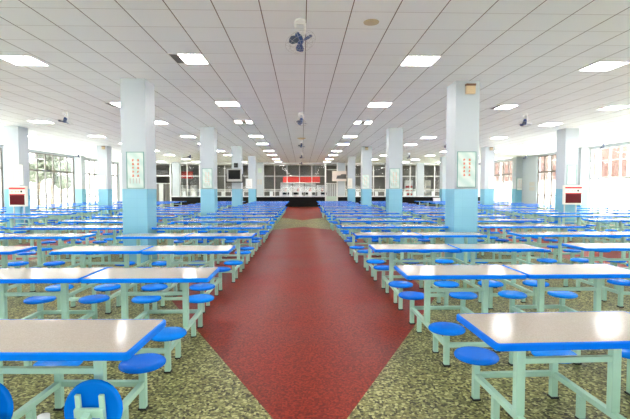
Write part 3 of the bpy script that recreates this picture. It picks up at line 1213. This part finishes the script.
for sx in (-1, 1):
    b.span(sx * (w / 2 + 0.005) - 0.018, sx * (w / 2 + 0.005) + 0.018, -0.47, -0.43, 0.025, h * 0.6)
    b.span(sx * (w / 2 + 0.005) - 0.018, sx * (w / 2 + 0.005) + 0.018, -0.43, 0.0, 0.025, 0.06)
b.span(-0.12, 0.3, -0.012, 0.008, -0.02, 0.4)
b.build('cradle', M_black, e2)
x, z = at(236, 165.3, yt - 0.1)
e = empty('loudspeaker', (x, yt, z))
tag(e, 'small black loudspeaker above the television on the pillar', 'loudspeaker')
MB().span(-0.1, 0.1, -0.2, -0.03, -0.12, 0.12, 0.012).build('cabinet', M_black, e)
MB().span(-0.02, 0.02, -0.03, 0.008, -0.03, 0.03).build('bracket', M_steel, e)
MB().lathe([(0, 0.004), (0.06, 0.004), (0.07, 0), (0, 0)], 16, Matrix.Translation((0, -0.2, -0.02)) @ Matrix.Rotation(pi / 2, 4, 'X')).build('cone', M_pad, e)

# ------------------------------------------------------------------ red boxes on the outer pillars
for px0, px1, py0, py1, nm in ((8, 25.2, 186, 206.5, 'left'), (565.5, 582.3, 185.4, 204.6, 'right')):
    yb = CFY[1] - 0.06
    x0, zt = at(px0, py0, yb - 0.25)
    x1, zb = at(px1, py1, yb - 0.25)
    w, h = x1 - x0, zt - zb
    e = empty('warming_cabinet', ((x0 + x1) / 2, yb, zb))
    tag(e, f'red wall cabinet with dark red glass front on the outer {nm} pillar', 'cabinet', 'red cabinets on the outer pillars')
    MB().span(-w / 2, w / 2, -0.22, -0.06, 0.0, h, 0.012).build('body', M_cream, e)
    MB().span(-w / 2 + 0.1, w / 2 - 0.3, -0.06, 0.05, 0.1, h - 0.1).build('back_plate', M_steel, e)
    MB().span(-w / 2 + 0.03, w / 2 - 0.03, -0.232, -0.22, 0.06, h * 0.56, 0.004).build('door', M_darkred, e)
    MB().span(-w / 2 + 0.01, w / 2 - 0.01, -0.23, -0.22, h * 0.84, h * 0.93).build('red_band', M_red, e)
    MB().span(-w / 2 + 0.02, w / 2 - 0.02, -0.228, -0.22, h * 0.56, h * 0.61).build('red_band', M_red, e)
    pm = MB()
    for k, dx in enumerate((-0.2, -0.05, 0.05)):
        pm.lathe([(0, 0.006), (0.022, 0.006), (0.022, 0)], 12, Matrix.Translation((dx * w / 0.65, -0.22, h * 0.72)) @ Matrix.Rotation(pi / 2, 4, 'X'))
    pm.build('control_knob', M_tan, e)
    MB().box((0.17 * w / 0.65, -0.223, h * 0.73), (0.06, 0.008, 0.07)).build('display', M_pad, e)
    MB().span(-w / 2 + 0.06, -w / 2 + 0.1, -0.1, -0.06, -zb, 0.0).build('leg', M_steel, e)
    MB().span(w / 2 - 0.16, w / 2 - 0.12, -0.1, -0.06, -zb, 0.0).build('leg', M_steel, e)

# notice sheets on the right wall panel (facing into the room)
for q, (yy, zz, nm) in enumerate(((30.2, 1.95, 'upper'), (30.2, 1.62, 'lower'))):
    o = MB().span(XW - 0.012, XW - 0.002, yy - 0.35, yy + 0.35, zz - 0.13, zz + 0.13).build('notice_sheet', M_ink_grey)
    tag(o, f'{nm} grey notice on the pale wall panel far right', 'notice')

# ------------------------------------------------------------------ outside
g = MB().span(-70, -XW - 0.3, -30, 90, -0.25, -0.05).build('ground', M_ground)
tag(g, kind='structure')
g = MB().span(XW + 0.3, 70, -30, 90, -0.25, -0.05).build('ground', M_ground)
tag(g, kind='structure')
g = MB().span(-XW - 0.3, XW + 0.3, -40, YF - 0.3, -0.25, -0.05).build('ground', M_ground_darkened)
tag(g, kind='structure')

e = empty('brick_building', (27.0, 36, -0.05))
tag(e, 'brick building with white ground floor outside the right windows', 'building')
MB().span(0, 8, -26, 30, 0.0, 2.6).build('ground_floor', M_render, e)
MB().span(0, 8, -26, 30, 2.6, 5.9).build('upper_wall', M_brick, e)
MB().span(-0.25, 8.2, -26, 30, 5.9, 6.4).build('parapet', M_render, e)
for k in range(14):
    y = -24 + k * 3.9
    MB().span(-0.12, 0.0, y, y + 0.35, 2.6, 5.9).build('pier', M_render, e)

rnd = random.Random(9)
tsp = [(-23.5, 33.0, 7.5), (-21.5, 38.5, 6.5), (-25.5, 43.5, 8), (-22.0, 29.0, 6), (-28, 52, 9), (-21.2, 24.0, 6.5), (-27.0, 36.0, 8.5)]
tl = ['slender', 'bushy', 'tall', 'low', 'distant', 'small', 'broad']
for i, (x, y, h) in enumerate(tsp):
    e = empty('tree', (x, y, -0.05))
    tag(e, f'{tl[i]} tree outside the left windows, {ORD[i + 1]} of the group', 'tree', 'trees outside the left windows')
    t = MB()
    t.cyl((0, 0, 0), (0.1, 0.05, h * 0.45), 0.16, 10, 0.11)
    t.cyl((0.1, 0.05, h * 0.45), (0.3, -0.2, h * 0.75), 0.1, 8, 0.05)
    t.cyl((0.1, 0.05, h * 0.42), (-0.5, 0.4, h * 0.7), 0.08, 8, 0.04)
    t.build('trunk', M_bark, e)
    c = MB()
    for k in range(9):
        a = rnd.uniform(0, 2 * pi)
        r = rnd.uniform(0.2, 1.3)
        c.blob((r * cos(a), r * sin(a), h * rnd.uniform(0.28, 0.95)), (rnd.uniform(.5, .9), rnd.uniform(.5, .9), rnd.uniform(.4, .7)), 3, 0.16, seed=i * 20 + k)
    c.build('crown', M_leaf, e)

# ------------------------------------------------------------------ light
wd = bpy.data.worlds.new('world')
SC.world = wd
wd.use_nodes = True
nt = wd.node_tree
bg = nt.nodes['Background']
tc = nt.nodes.new('ShaderNodeTexCoord')
sp = nt.nodes.new('ShaderNodeSeparateXYZ')
nt.links.new(tc.outputs['Generated'], sp.inputs[0])
rp = nt.nodes.new('ShaderNodeValToRGB')
rp.color_ramp.elements[0].position = 0.0
rp.color_ramp.elements[0].color = (1.0, 0.98, 0.95, 1)
rp.color_ramp.elements[1].position = 1.0
rp.color_ramp.elements[1].color = (0.86, 0.93, 1.0, 1)
nt.links.new(sp.outputs['Z'], rp.inputs['Fac'])
nt.links.new(rp.outputs['Color'], bg.inputs['Color'])
bg.inputs['Strength'].default_value = 4.0


def portal(name, loc, rot, sx, sy):
    l = bpy.data.lights.new(name, 'AREA')
    l.shape = 'RECTANGLE'
    l.size, l.size_y = sx, sy
    l.cycles.is_portal = True
    o = bpy.data.objects.new(name, l)
    COL.objects.link(o)
    o.location = loc
    o.rotation_euler = rot


for s in (-1, 1):
    portal('window_portal', (s * (XW + 0.3), 16.8, 2.05), (pi / 2, 0, s * pi / 2), 44.5, 3.5)
portal('window_portal', (0, YF - 0.3, 1.55), (pi / 2, 0, 0), 30, 1.3)

sun = bpy.data.lights.new('sun', 'SUN')
sun.energy = 27.0
sun.angle = radians(0.6)
sun.color = (1.0, 0.98, 0.95)
so = bpy.data.objects.new('sun', sun)
COL.objects.link(so)
so.location = (-20, -10, 30)
so.rotation_euler = Vector((-0.12, 0.45, -1.0)).to_track_quat('-Z', 'Y').to_euler()

# ------------------------------------------------------------------ render look
SC.view_settings.view_transform = 'Standard'
SC.view_settings.look = 'None'
SC.view_settings.exposure = 1.23
SC.view_settings.gamma = 1.0
SC.view_settings.use_curve_mapping = False
SC.cycles.max_bounces = 10
SC.cycles.diffuse_bounces = 6
SC.cycles.glossy_bounces = 3
SC.cycles.transparent_max_bounces = 12
SC.cycles.sample_clamp_indirect = 40
SC.cycles.use_denoising = True
